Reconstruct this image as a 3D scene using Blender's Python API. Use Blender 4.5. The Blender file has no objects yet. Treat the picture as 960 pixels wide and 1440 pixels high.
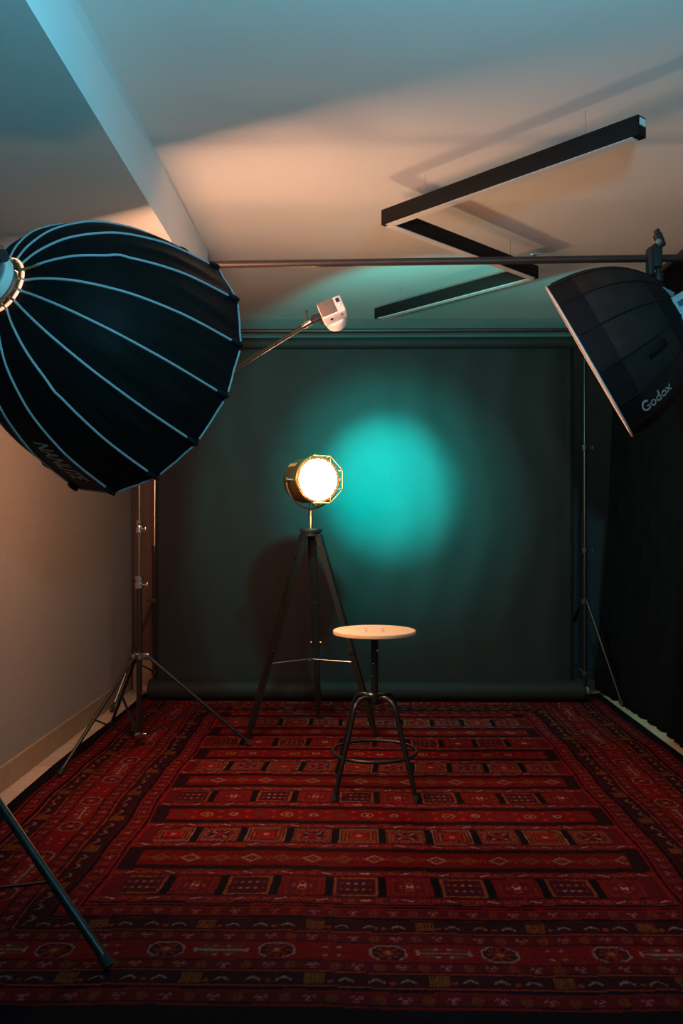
import bpy, bmesh, math, random
import numpy as np
from mathutils import Vector, Matrix
random.seed(7)
rng = np.random.default_rng(11)
SC = bpy.context.scene
COL = SC.collection
PI = math.pi
V = Vector

# ------------------------------------------------------------------ materials
def mat(name, col, rough=0.6, metal=0.0, var=0.0, vscale=20.0, bump=0.0, bscale=60.0,
        coat=0.0, spec=0.5, stretch=None, sheen=0.0):
    m = bpy.data.materials.new(name); m.use_nodes = True
    nt = m.node_tree; b = nt.nodes['Principled BSDF']
    b.inputs['Roughness'].default_value = rough
    b.inputs['Metallic'].default_value = metal
    b.inputs['Base Color'].default_value = (*col, 1)
    b.inputs['Coat Weight'].default_value = coat
    b.inputs['Specular IOR Level'].default_value = spec
    b.inputs['Sheen Weight'].default_value = sheen
    tc = nt.nodes.new('ShaderNodeTexCoord'); mp = nt.nodes.new('ShaderNodeMapping')
    nt.links.new(tc.outputs['Object'], mp.inputs['Vector'])
    if stretch: mp.inputs['Scale'].default_value = stretch
    n = nt.nodes.new('ShaderNodeTexNoise'); n.inputs['Scale'].default_value = vscale
    n.inputs['Detail'].default_value = 5
    nt.links.new(mp.outputs['Vector'], n.inputs['Vector'])
    if var > 0:
        r = nt.nodes.new('ShaderNodeValToRGB')
        r.color_ramp.elements[0].position = 0.3; r.color_ramp.elements[1].position = 0.7
        r.color_ramp.elements[0].color = (*[c * (1 - var) for c in col], 1)
        r.color_ramp.elements[1].color = (*[min(1, c * (1 + var)) for c in col], 1)
        nt.links.new(n.outputs['Fac'], r.inputs['Fac'])
        nt.links.new(r.outputs['Color'], b.inputs['Base Color'])
    if bump > 0:
        n2 = nt.nodes.new('ShaderNodeTexNoise'); n2.inputs['Scale'].default_value = bscale
        n2.inputs['Detail'].default_value = 6
        nt.links.new(mp.outputs['Vector'], n2.inputs['Vector'])
        bp = nt.nodes.new('ShaderNodeBump'); bp.inputs['Strength'].default_value = bump
        bp.inputs['Distance'].default_value = 0.01
        nt.links.new(n2.outputs['Fac'], bp.inputs['Height'])
        nt.links.new(bp.outputs['Normal'], b.inputs['Normal'])
    return m

def emit(name, col, strength, base=.8):
    m = bpy.data.materials.new(name); m.use_nodes = True
    b = m.node_tree.nodes['Principled BSDF']
    b.inputs['Base Color'].default_value = (base, base, base, 1)
    b.inputs['Emission Color'].default_value = (*col, 1)
    b.inputs['Emission Strength'].default_value = strength
    return m

M = {}
M['wall'] = mat('grey_beige_wall', (0.28, 0.235, 0.205), 0.9, var=0.05, vscale=40, bump=0.25, bscale=220)
M['ceil'] = mat('white_ceiling', (0.74, 0.735, 0.72), 0.92, var=0.015, vscale=2.5, bump=0.04, bscale=150)
M['wback'] = mat('back_wall_paint', (0.15, 0.15, 0.145), 0.9, var=0.05, vscale=10)
M['paper'] = mat('charcoal_paper', (0.0098, 0.0096, 0.0095), 0.75, var=0.10, vscale=9, bump=0.22, bscale=7, spec=0.3)
M['black_metal'] = mat('black_metal', (0.008, 0.008, 0.0085), 0.34, metal=0.0, spec=0.4, bump=0.03, bscale=90)
M['black_plastic'] = mat('black_plastic', (0.014, 0.014, 0.015), 0.5, bump=0.05, bscale=120)
M['chrome'] = mat('chrome', (0.62, 0.60, 0.58), 0.22, metal=1.0, bump=0.02)
M['silver'] = mat('silver_tube', (0.55, 0.53, 0.50), 0.3, metal=1.0)
M['dark_tube'] = mat('dark_bronze_tube', (.10, .075, .06), .28, metal=.7)
M['brown_bar'] = mat('brown_black_bar', (0.030, 0.016, 0.012), 0.45, var=0.2, vscale=12)
M['dark_wood'] = mat('black_stained_wood', (0.010, 0.0075, 0.006), 0.45, var=0.3, vscale=14, bump=0.05, bscale=60, stretch=(1, 1, 0.15), spec=.25)
M['brass'] = mat('antique_brass', (0.20, 0.115, 0.05), 0.5, metal=.7, var=0.25, vscale=18, bump=0.03, bscale=60)
M['brass_b'] = mat('bright_brass', (0.62, 0.42, 0.17), 0.3, metal=1.0)
M['copper'] = mat('copper_post', (0.65, 0.36, 0.2), 0.3, metal=1.0)
M['fabric'] = mat('black_softbox_fabric', (0.0065, 0.006, 0.0062), 0.5, var=0.2, vscale=5, bump=0.5, bscale=9, spec=0.05)
M['mesh_fabric'] = mat('charcoal_softbox_fabric', (0.022, 0.019, 0.018), 0.8, var=0.2, vscale=15, bump=0.6, bscale=12, spec=.15)
M['navy_fabric'] = mat('navy_black_fabric', (0.005, 0.007, 0.010), 0.7, bump=0.2, bscale=30, spec=.15)
M['piping'] = mat('light_grey_piping', (0.36, 0.39, 0.41), 0.5, bump=0.1, bscale=150)
M['pink_trim'] = mat('off_white_trim', (0.72, 0.62, 0.58), 0.6, bump=0.1, bscale=150)
M['lining'] = mat('silver_lining', (0.75, 0.75, 0.75), 0.35, metal=0.7, bump=0.2, bscale=30)
M['diff_off'] = mat('white_diffuser_cloth', (0.75, 0.74, 0.72), 0.8, bump=0.05, bscale=90)
M['curtain'] = mat('black_velvet', (0.0035, 0.0033, 0.004), 0.95, var=0.2, vscale=6, bump=0.15, bscale=40, spec=0.04)
M['white_plastic'] = mat('white_plastic', (0.74, 0.70, 0.67), 0.4, bump=0.02)
M['grille'] = mat('grey_grille', (0.16, 0.13, 0.12), 0.6, bump=0.4, bscale=500)
M['lcd'] = mat('dark_display', (0.02, 0.02, 0.05), 0.15)
M['red'] = mat('red_button', (0.6, 0.01, 0.01), 0.4)
M['seat'] = mat('pale_wood_seat', (0.66, 0.46, 0.27), 0.5, var=0.07, vscale=6, bump=0.03, bscale=20, stretch=(1, 9, 1))
M['bolt'] = mat('dark_bolt', (0.08, 0.06, 0.05), 0.4, metal=0.8)
M['panel'] = mat('brown_wood_panel', (0.085, 0.034, 0.018), 0.5, var=0.25, vscale=5, stretch=(6, 6, 0.5))
M['card'] = mat('brown_cardboard', (0.20, 0.10, 0.05), 0.8, var=0.1, vscale=8)
M['logo'] = mat('grey_logo_print', (0.42, 0.43, 0.44), 0.5)
M['godox_logo'] = mat('pale_logo_print', (0.55, 0.57, 0.6), 0.5)
M['alu'] = mat('black_anodised_profile', (0.006, 0.0055, 0.0055), 0.6, spec=.2)
M['led_off'] = mat('white_light_cover', (0.62, 0.60, 0.57), 0.45)
M['rubber'] = mat('black_rubber', (0.01, 0.01, 0.01), 0.8)

def wood_floor(name, c1, c2, seam, pw, pl):
    m = bpy.data.materials.new(name); m.use_nodes = True
    nt = m.node_tree; b = nt.nodes['Principled BSDF']; b.inputs['Roughness'].default_value = 0.45
    tc = nt.nodes.new('ShaderNodeTexCoord')
    br = nt.nodes.new('ShaderNodeTexBrick'); br.offset = 0.37
    br.inputs['Color1'].default_value = (*c1, 1); br.inputs['Color2'].default_value = (*c2, 1)
    br.inputs['Mortar'].default_value = (*seam, 1); br.inputs['Scale'].default_value = 1.0
    br.inputs['Mortar Size'].default_value = 0.002
    br.inputs['Brick Width'].default_value = pl; br.inputs['Row Height'].default_value = pw
    nt.links.new(tc.outputs['Object'], br.inputs['Vector'])
    mp = nt.nodes.new('ShaderNodeMapping'); mp.inputs['Scale'].default_value = (2, 22, 2)
    nt.links.new(tc.outputs['Object'], mp.inputs['Vector'])
    n = nt.nodes.new('ShaderNodeTexNoise'); n.inputs['Scale'].default_value = 3; n.inputs['Detail'].default_value = 6
    nt.links.new(mp.outputs['Vector'], n.inputs['Vector'])
    mx = nt.nodes.new('ShaderNodeMix'); mx.data_type = 'RGBA'; mx.blend_type = 'OVERLAY'
    mx.inputs['Factor'].default_value = 0.5
    nt.links.new(br.outputs['Color'], mx.inputs[6]); nt.links.new(n.outputs['Color'], mx.inputs[7])
    hs = nt.nodes.new('ShaderNodeHueSaturation'); hs.inputs['Saturation'].default_value = 0.85
    nt.links.new(mx.outputs[2], hs.inputs['Color'])
    nt.links.new(hs.outputs['Color'], b.inputs['Base Color'])
    return m
M['floor'] = wood_floor('beige_wood_planks', (0.50, 0.36, 0.24), (0.42, 0.29, 0.19), (0.65, 0.55, 0.43), 0.18, 1.2)
M['base'] = wood_floor('oak_skirting', (0.36, 0.22, 0.12), (0.31, 0.19, 0.10), (0.25, 0.15, 0.08), 0.5, 2.4)

# ------------------------------------------------------------------ mesh builder
class MB:
    def __init__(s): s.v = []; s.f = []; s.m = []
    def add(s, vs, fs, mi=0):
        o = len(s.v); s.v += [tuple(p) for p in vs]
        s.f += [tuple(i + o for i in f) for f in fs]; s.m += [mi] * len(fs)
        return s
    def box(s, c, d, mx=None, mi=0, bev=0.0):
        bm = bmesh.new(); bmesh.ops.create_cube(bm, size=1)
        for v in bm.verts: v.co = V((v.co.x * d[0], v.co.y * d[1], v.co.z * d[2]))
        if bev > 0: bmesh.ops.bevel(bm, geom=bm.edges[:], offset=bev, segments=3, profile=0.5, affect='EDGES')
        mt = Matrix.Translation(V(c)) @ (mx.to_4x4() if mx else Matrix.Identity(4))
        bm.verts.index_update()
        s.add([mt @ v.co for v in bm.verts], [[v.index for v in f.verts] for f in bm.faces], mi); bm.free(); return s
    def tube(s, pts, r, seg=14, mi=0, closed=False, caps=True):
        pts = [V(p) for p in pts]; n = len(pts)
        rs = r if isinstance(r, (list, tuple)) else [r] * n
        tans = []
        for i in range(n):
            if closed: t = pts[(i + 1) % n] - pts[i - 1]
            else: t = pts[min(i + 1, n - 1)] - pts[max(i - 1, 0)]
            tans.append(t.normalized())
        a = tans[0].orthogonal().normalized(); vs = []; fr = []
        for i in range(n):
            t = tans[i]; a = (a - t * a.dot(t)).normalized(); bb = t.cross(a)
            for k in range(seg):
                an = 2 * PI * k / seg
                vs.append(pts[i] + (a * math.cos(an) + bb * math.sin(an)) * rs[i])
        fs = []
        for i in range(n if closed else n - 1):
            j = (i + 1) % n
            for k in range(seg):
                k2 = (k + 1) % seg
                fs.append((i * seg + k, i * seg + k2, j * seg + k2, j * seg + k))
        if not closed and caps:
            fs.append(tuple(range(seg))[::-1]); fs.append(tuple((n - 1) * seg + k for k in range(seg)))
        return s.add(vs, fs, mi)
    def lathe(s, prof, c=(0, 0, 0), ax=(0, 0, 1), seg=40, mi=0):
        """prof: list of (radius, height along ax)"""
        ax = V(ax).normalized(); a = ax.orthogonal().normalized(); b = ax.cross(a); c = V(c)
        vs = []; fs = []
        for r, h in prof:
            for k in range(seg):
                an = 2 * PI * k / seg
                vs.append(c + ax * h + (a * math.cos(an) + b * math.sin(an)) * max(r, 1e-5))
        for i in range(len(prof) - 1):
            for k in range(seg):
                k2 = (k + 1) % seg
                fs.append((i * seg + k, i * seg + k2, (i + 1) * seg + k2, (i + 1) * seg + k))
        return s.add(vs, fs, mi)
    def bar(s, a, b, w, t, wdir, mi=0, bev=0.0, w2=None):
        """flat bar from a to b, width w along wdir, thickness t"""
        a = V(a); b = V(b); z = (b - a).normalized(); x = V(wdir); x = (x - z * x.dot(z)).normalized(); y = z.cross(x)
        w2 = w2 or w; L = (b - a).length; vs = []
        for p, ww in ((a, w), (b, w2)):
            for sx, sy in ((-1, -1), (1, -1), (1, 1), (-1, 1)): vs.append(p + x * sx * ww / 2 + y * sy * t / 2)
        fs = [(0, 3, 2, 1), (4, 5, 6, 7)] + [(i, (i + 1) % 4, 4 + (i + 1) % 4, 4 + i) for i in range(4)]
        return s.add(vs, fs, mi)
    def build(s, name, mats, parent=None, smooth=40):
        me = bpy.data.meshes.new(name); me.from_pydata(s.v, [], s.f)
        if not isinstance(mats, (list, tuple)): mats = [mats]
        for m in mats: me.materials.append(M[m] if isinstance(m, str) else m)
        if len(mats) > 1: me.polygons.foreach_set('material_index', s.m)
        bm = bmesh.new(); bm.from_mesh(me); bmesh.ops.recalc_face_normals(bm, faces=bm.faces); bm.to_mesh(me); bm.free()
        if smooth:
            me.shade_smooth(); me.set_sharp_from_angle(angle=math.radians(smooth))
        me.update()
        o = bpy.data.objects.new(name, me); COL.objects.link(o)
        if parent is not None:
            o.parent = parent; o.matrix_parent_inverse = parent.matrix_world.inverted()
        return o

def thing(name, label, cat, loc=(0, 0, 0), group=None):
    o = bpy.data.objects.new(name, None); COL.objects.link(o); o.location = loc
    o.empty_display_size = 0.05
    o.matrix_world = Matrix.Translation(V(loc))
    return tag(o, label, cat, group)
def tag(o, label, cat, group=None, kind=None):
    o['label'] = label; o['category'] = cat
    if group: o['group'] = group
    if kind: o['kind'] = kind
    return o
def struct(o, label=None, cat=None):
    o['kind'] = 'structure'
    if label: o['label'] = label
    if cat: o['category'] = cat
    return o
def arc(c, r, a0, a1, e1, e2, n=24):
    c = V(c); e1 = V(e1); e2 = V(e2)
    return [c + e1 * r * math.cos(a0 + (a1 - a0) * i / n) + e2 * r * math.sin(a0 + (a1 - a0) * i / n) for i in range(n + 1)]

# ------------------------------------------------------------------ room shell
XL, XR, YF, YB, ZC = -1.535, 1.95, -2.2, 6.43, 2.60
struct(MB().box(((XL + XR) / 2, (YF + YB) / 2, -0.05), (XR - XL + .2, YB - YF + .2, 0.1)).build('floor', 'floor', smooth=0), 'beige wood plank floor showing along both sides of the red rug', 'floor')
struct(MB().box(((XL + XR) / 2, (YF + YB) / 2, ZC + .05), (XR - XL + .2, YB - YF + .2, 0.1)).build('ceiling', 'ceil', smooth=0), 'white painted ceiling lit orange, teal and blue', 'ceiling')
struct(MB().box((XL - .05, (YF + YB) / 2, ZC / 2), (0.1, YB - YF, ZC)).build('wall_left', 'wall', smooth=0), 'grey beige plain wall on the left above a wooden skirting board', 'wall')
struct(MB().box((XR + .05, (YF + YB) / 2, ZC / 2), (0.1, YB - YF, ZC)).build('wall_right', 'wall', smooth=0), 'wall on the right behind the black curtain', 'wall')
struct(MB().box(((XL + XR) / 2, YB + .05, ZC / 2), (XR - XL + .2, 0.1, ZC)).build('wall_back', 'wback', smooth=0), 'grey wall behind the paper backdrop', 'wall')
struct(MB().box(((XL + XR) / 2, YF - .05, ZC / 2), (XR - XL + .2, 0.1, ZC)).build('wall_front', 'wall', smooth=0), 'wall of the studio behind the camera', 'wall')
# dropped soffit on the left with a slightly skewed edge
sof = MB()
zb, zt = 2.34, 2.599
x0, x1, ye = -0.70, -0.812, 4.755
sof.add([(XL + .001, YF, zb), (-.649, YF, zb), (-.819, ye, zb), (XL + .001, ye, zb),
         (XL + .001, YF, zt), (x0, YF, zt), (x1, ye, zt), (XL + .001, ye, zt)],
        [(0, 3, 2, 1), (4, 5, 6, 7), (0, 1, 5, 4), (1, 2, 6, 5), (2, 3, 7, 6), (3, 0, 4, 7)])
struct(sof.build('trim_1', 'ceil', smooth=0), 'dropped white ceiling soffit running along the left side', 'soffit')
struct(MB().box((XL + .009, (YF + 5.58) / 2, 0.0545), (0.016, 5.58 - YF, 0.105), bev=.003).build('baseboard_left', 'base'), 'oak skirting board at the foot of the left wall', 'skirting')

# ------------------------------------------------------------------ rug
RX0, RX1, RY0, RY1 = -1.42, 1.575, 2.01, 5.86
def build_rug():
    nx, ny = 760, 640
    xs = np.linspace(RX0, RX1, nx); ys = np.linspace(RY0, RY1, ny)
    X, Y = np.meshgrid(xs, ys)
    # gentle hand-woven waviness of the pattern
    WX = X + 0.006 * np.sin(Y * 5.1 + 0.7) + 0.004 * np.sin(Y * 13 + X * 2)
    WY = Y + 0.007 * np.sin(X * 4.3) + 0.003 * np.sin(X * 15 + Y * 3)
    col = np.zeros(X.shape + (3,))
    NAVY = np.array([.006, .006, .013]); RED = np.array([.36, .010, .016]); DRED = np.array([.16, .010, .018])
    BRED = np.array([.42, .010, .013]); PURP = np.array([.050, .008, .018]); RUST = np.array([.56, .10, .035])
    CREAM = np.array([.80, .62, .46]); OCH = np.array([.62, .27, .05]); OLIVE = np.array([.12, .09, .03]); PINK = np.array([.60, .20, .15])
    def put(mask, c, a=1.0):
        col[mask] = col[mask] * (1 - a) + np.asarray(c) * a
    col[:] = RED
    # distance from the outer edge and coordinate running along it
    dxl, dxr, dyn, dyf = WX - RX0, RX1 - WX, WY - RY0, RY1 - WY
    dyn = WY - 2.06
    D = np.minimum(np.minimum(dxl, dxr), np.minimum(dyn, dyf))
    side = (np.minimum(dxl, dxr) < np.minimum(dyn, dyf))
    S = np.where(side, WY - (RY0 + RY1) / 2, WX - (RX0 + RX1) / 2)
    bw = 0.612; brd = D < bw
    def band(a, b): return brd & (D >= a) & (D < b)
    put(brd, DRED)
    put(band(-1, .056), NAVY); put(band(.056, .066), RED * .8); put(band(.066, .073), NAVY); put(band(.118, .13), RED * .7); put(band(.13, .146), NAVY)
    put(band(.146, .152), RUST * .8)
    put(band(.152, .218), PURP); put(band(.218, .224), RUST * .8); put(band(.224, .229), NAVY)
    put(band(.272, .277), NAVY * 2); put(band(.277, .376), RED * .80); put(band(.376, .382), NAVY * 2)
    put(band(.43, .436), NAVY); put(band(.436, .442), RUST * .8); put(band(.442, .516), PURP); put(band(.519, .534), NAVY)
    put(band(.534, .540), RED); put(band(.586, .594), RED); put(band(.594, .604), NAVY); put(band(.604, .612), RED * .9)
    def flecks(msk, t, c, per, s, h=0.017):
        """row of little flower motifs: t across band (0 centre), s along"""
        k = np.floor(s / per); u = (s / per - k - .5) * per
        odd = (k.astype(int) % 2) == 0
        r = np.hypot(u, t)
        put(msk & odd & (r < h) & (r > h * .45) & (np.sin(np.arctan2(t, u) * 3) > -.2), c[0])
        put(msk & odd & (r < h * .28), c[2])
        put(msk & ~odd & (np.abs(u) + np.abs(t) * .8 < h * 1.25) & (np.abs(np.abs(u) - h * .5) < h * .38), c[1])
        put(msk & ~odd & (np.abs(u) < .003) & (np.abs(t) < h), OLIVE)
    for (a, b) in ((.073, .118), (.229, .272), (.382, .43), (.540, .586)):
        c = (a + b) / 2
        flecks(band(a, b), D - c, (PINK * .75, RUST * .55, CREAM * .6), .058, S)
    for (a, b) in ((.152, .218), (.442, .516)):   # gull shapes and small trees
        c = (a + b) / 2; t = D - c; m = band(a, b); per = .078
        k = np.floor(S / per); u = (S / per - k - .5) * per; ki = k.astype(int)
        gull = np.abs(t + .006 - .009 * np.cos(u * 110)) < .0042
        put(m & (ki % 4 != 1) & (np.abs(u) < .020) & gull, CREAM * .55)
        tr = (np.abs(t) < .026) & (np.abs(u) < .026) & ((np.abs(np.sin(u * 330)) > .55) | (np.abs(np.sin(t * 240)) > .8))
        put(m & (ki % 4 == 1) & tr, OCH * .45)
        k2 = np.floor(S / per + .5); u2 = (S / per + .5 - k2 - .5) * per
        put(m & (np.hypot(u2, t + .012) < .008) & (k2.astype(int) % 2 == 0), RUST * .7)
    # octagons in the main border, crosses between
    m = band(.279, .374); t = D - .327; per = .30
    k = np.floor(S / per + .5); u = S - k * per; ki = k.astype(int)
    au, at_ = np.abs(u), np.abs(t)
    oc = np.maximum(np.maximum(au / .050, at_ / .040), (au + at_) / .068)
    put(m & (oc < 1), PURP * 1.3); put(m & (oc < 1) & (oc > .88), CREAM * .62)
    star = (np.hypot(u, t) < .028 + .010 * np.cos(8 * np.arctan2(t, u)))
    put(m & star, RUST * .55); put(m & (np.hypot(u, t) < .009), OCH); put(m & star & (np.hypot(u, t) < .022) & (np.hypot(u, t) > .017), DRED)
    u3 = S - (np.floor(S / per) + .5) * per; a3 = np.abs(u3); kk = (np.floor(S / per)).astype(int)
    cross = (at_ < .005) & (a3 < .07) | (np.abs(a3 - .07) < .005) & (at_ < .014)
    leaf = (np.abs(at_ - .018) < .009 * (1 - np.abs(a3 - .035) / .035)) & (a3 < .07)
    put(m & (kk % 2 == 0) & leaf, OLIVE * 1.4); put(m & (kk % 2 == 0) & cross, CREAM * .6)
    dots = (np.abs(a3 - .018) < .006) & (np.abs(at_ - .022) < .005)
    put(m & dots, CREAM * .6)
    # ---------------- field
    F = ~brd
    Z0 = 2.808; per = .443
    kr = np.floor((WY - Z0) / per + .5); v = WY - Z0 - kr * per; ri = kr.astype(int)
    # v: -.2215 .. .2215, 0 = middle of the panel row
    av = np.abs(v)
    fx0, fx1 = RX0 + bw, RX1 - bw
    put(F, DRED * 1.1)
    put(F & (av >= .122) & (av < .158), PURP * .55)
    put(F & (av >= .158), BRED * .52)
    put(F & (av >= .118) & (av < .122), RUST * .7)
    # ends of the red stripes are closed by a dark block
    inx = np.minimum(WX - fx0, fx1 - WX)
    put(F & (av >= .122) & (inx < .055), PURP * .6)
    put(F & (av < .122) & (inx < .008), BRED)
    # fleck stripes
    t = av - .099
    s = WX + .013 * ri
    msk = F & (av >= .078) & (av < .120)
    pf = .043; k = np.floor(s / pf); u = s - (k + .5) * pf; ki = k.astype(int)
    put(msk, DRED * 1.25)
    ant = (np.abs(t) < .013) & (np.abs(u) < .013) & (np.abs(np.abs(t) - np.abs(u) * .9) < .0045)
    put(msk & (ki % 3 != 0) & ant, RUST * .85)
    zig = np.abs(t - .45 * u * np.sign(np.sin(ki * 2.3))) < .004
    put(msk & (ki % 3 == 0) & zig & (np.abs(u) < .016), CREAM * .9)
    put(msk & (np.abs(u) > .018) & (np.abs(t) < .003), OCH * .8)
    # panel row
    gp = .1695; gx = -.604
    k = np.floor((WX - gx) / gp); u = WX - gx - (k + .5) * gp; ki = k.astype(int)
    row = F & (av < .075) & (inx > .062)
    au = np.abs(u); q = np.maximum(au / (gp / 2 - .013), av / .070)     # 0..1 nested rectangles
    put(row, NAVY * .9)
    inside = row & (q < 1)
    typ = (ki + ri) % 2
    conc = (ri % 2 == 1)
    # row kind A: concentric boxes / cross-hatched boxes
    a0 = inside & conc & (typ == 0); a1 = inside & conc & (typ == 1)
    put(a0, DRED * 1.1); put(a0 & (q > .92), CREAM * .55)
    stripe = np.sin(q * 34) > .25
    put(a0 & (q < .88) & (q > .42) & stripe, OCH * .65); put(a0 & (q <= .42), BRED)
    put(a0 & (np.hypot(u, v) < .010 + .004 * np.cos(6 * np.arctan2(v, u))), CREAM * .9)
    put(a1, RUST * .62); hat = (np.sin(u * 330) * np.sin(v * 330) > .28)
    put(a1 & (q > .55) & (q < .93) & hat, NAVY * 3); put(a1 & (q > .6) & (q < .9) & (np.sin(u * 330 + 1.6) * np.sin(v * 330 + 1.6) > .55), CREAM * .7)
    put(a1 & (q < .52), PURP * 1.6); put(a1 & (q < .45) & (np.abs(au - av) < .008), CREAM * .55); put(a1 & (q < .22), RED)
    put(a1 & (q > .96), OLIVE)
    # row kind B: small motif / six dots with ochre border
    b0 = inside & ~conc & (typ == 0); b1 = inside & ~conc & (typ == 1)
    put(b0, DRED * 1.25); put(b0 & (q > .9), RED * .9)
    put(b0 & (q < .82) & (q > .66) & (np.sin(u * 250 + v * 250) > 0), RUST * .6)
    put(b0 & (q < .6) & (np.abs(np.hypot(u, v) - .028) < .006) & (np.cos(4 * np.arctan2(v, u)) > -.3), RUST * .8)
    put(b0 & (np.abs(au - av) < .004) & (au < .013), CREAM * 1.0); put(b0 & (np.hypot(au - .009, v) < .004), CREAM)
    put(b1, PURP * 1.7); put(b1 & (q > .84) & (q < .97), OCH * .75); put(b1 & (q > .84) & (q < .97) & (np.sin((u + v) * 260) > .4), RUST * .6)
    du = np.abs(np.mod(u + .012, .024) - .012); dv = np.abs(av - .022)
    put(b1 & (q < .7) & (np.hypot(du, dv) < .0085), RUST * .6)
    put(b1 & (au < .034) & (np.hypot(du, dv) < .0048), CREAM * .75)
    # red stripe motifs: alternate diamonds and paisley dots
    kr2 = np.floor((WY - Z0) / per); v2 = WY - Z0 - (kr2 + .5) * per; r2 = kr2.astype(int)
    st = F & (np.abs(v2) < .060) & (inx > .06)
    pd = .105; k = np.floor((WX + .02 * r2) / pd); u = WX + .02 * r2 - (k + .5) * pd; ki = k.astype(int)
    dm = np.abs(u) / .036 + np.abs(v2) / .036
    d_ = st & (r2 % 2 == 0)
    put(d_ & (dm < 1), OCH * .45); put(d_ & (dm < 1) & (dm > .75) & (ki % 2 == 0), CREAM * .62); put(d_ & (dm < .45), DRED); put(d_ & (dm < .2), RUST)
    k5 = np.floor((WX + .02 * r2 + pd / 2) / pd); u5 = WX + .02 * r2 + pd / 2 - (k5 + .5) * pd
    put(d_ & (np.hypot(u5, v2) < .020) & (np.sin(np.arctan2(v2, u5) * 4) > .1), RUST * .7)
    p_ = st & (r2 % 2 != 0)
    put(p_, BRED * .68)
    rr = np.hypot(u, v2)
    put(p_ & (ki % 3 == 0) & (rr < .026), OCH * 1.0); put(p_ & (ki % 3 == 0) & (rr < .017), PURP); put(p_ & (ki % 3 == 0) & (rr < .008), CREAM * .8)
    put(p_ & (ki % 3 == 1) & (rr < .018) & (rr > .010), CREAM * .75); put(p_ & (ki % 3 == 1) & (rr < .010), OLIVE)
    put(p_ & (ki % 3 == 2) & (rr < .024) & (np.cos(5 * np.arctan2(v2, u)) > 0), OLIVE * 1.3)
    put(p_ & (np.hypot(u5, np.abs(v2) - .034) < .009), RUST)
    # faded wool, weave ridges
    n1 = rng.normal(0, 1, X.shape)
    n2 = (np.sin(X * 7 + 2 * np.sin(Y * 3)) + np.sin(Y * 9 + X * 4)) * .5
    col *= (1 + .16 * n1 + .10 * n2)[..., None]
    col *= (1 + .14 * np.sin(Y * 2 * PI / .012))[..., None]
    col = np.clip(col * np.array([.36, .19, .21]), 0.0006, 1)
    H = 0.008 + 0.0008 * n2 + 0.0006 * rng.normal(0, 1, X.shape)
    # soft ruck near the left side
    H += 0.007 * np.exp(-((Y - 3.02 - .05 * X) / .03) ** 2) * np.clip((-.95 - X) / .2, 0, 1)
    # edges
    EX = X + np.where(X < RX0 + .01, .012 * np.sin(Y * 2.4 + 1), 0) * 1.0
    co = np.stack([EX, Y, H], -1).reshape(-1, 3).astype(np.float32)
    i = np.arange(nx * ny).reshape(ny, nx)
    q4 = np.stack([i[:-1, :-1], i[:-1, 1:], i[1:, 1:], i[1:, :-1]], -1).reshape(-1, 4)
    # border skirt down to the floor
    loop = np.concatenate([i[0, :-1], i[:-1, -1], i[-1, :0:-1], i[:0:-1, 0]])
    low = co[loop].copy(); low[:, 2] = 0.0005
    nv = len(co); L = len(loop); li = np.arange(L) + nv
    sk = np.stack([loop, li, np.roll(li, -1), np.roll(loop, -1)], -1)
    co = np.concatenate([co, low]); faces = np.concatenate([q4, sk])
    me = bpy.data.meshes.new('rug'); me.vertices.add(len(co)); me.vertices.foreach_set('co', co.ravel())
    me.loops.add(faces.size); me.loops.foreach_set('vertex_index', faces.ravel().astype(np.int32))
    me.polygons.add(len(faces)); me.polygons.foreach_set('loop_start', (np.arange(len(faces)) * 4).astype(np.int32))
    me.update(calc_edges=True)
    ca = me.color_attributes.new('pattern', 'FLOAT_COLOR', 'POINT')
    c4 = np.ones((len(co), 4), np.float32); c4[:nv, :3] = col.reshape(-1, 3); c4[nv:, :3] = NAVY
    ca.data.foreach_set('color', c4.ravel())
    me.shade_smooth()
    m = bpy.data.materials.new('woven_rug_wool'); m.use_nodes = True; nt = m.node_tree
    b = nt.nodes['Principled BSDF']; b.inputs['Roughness'].default_value = .9; b.inputs['Specular IOR Level'].default_value = .08
    at = nt.nodes.new('ShaderNodeVertexColor'); at.layer_name = 'pattern'
    tc = nt.nodes.new('ShaderNodeTexCoord'); n = nt.nodes.new('ShaderNodeTexNoise'); n.inputs['Scale'].default_value = 420
    nt.links.new(tc.outputs['Object'], n.inputs['Vector'])
    mr = nt.nodes.new('ShaderNodeMapRange'); mr.inputs['To Min'].default_value = .55; mr.inputs['To Max'].default_value = 1.45
    nt.links.new(n.outputs['Fac'], mr.inputs['Value'])
    mx = nt.nodes.new('ShaderNodeVectorMath'); mx.operation = 'SCALE'
    nt.links.new(at.outputs['Color'], mx.inputs[0]); nt.links.new(mr.outputs['Result'], mx.inputs['Scale'])
    nt.links.new(mx.outputs['Vector'], b.inputs['Base Color'])
    bp = nt.nodes.new('ShaderNodeBump'); bp.inputs['Strength'].default_value = .5; bp.inputs['Distance'].default_value = .002
    nt.links.new(n.outputs['Fac'], bp.inputs['Height']); nt.links.new(bp.outputs['Normal'], b.inputs['Normal'])
    me.materials.append(m)
    o = bpy.data.objects.new('rug', me); COL.objects.link(o)
    tag(o, 'large dark red patterned woven rug with navy edges covering the studio floor', 'rug')
build_rug()

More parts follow.
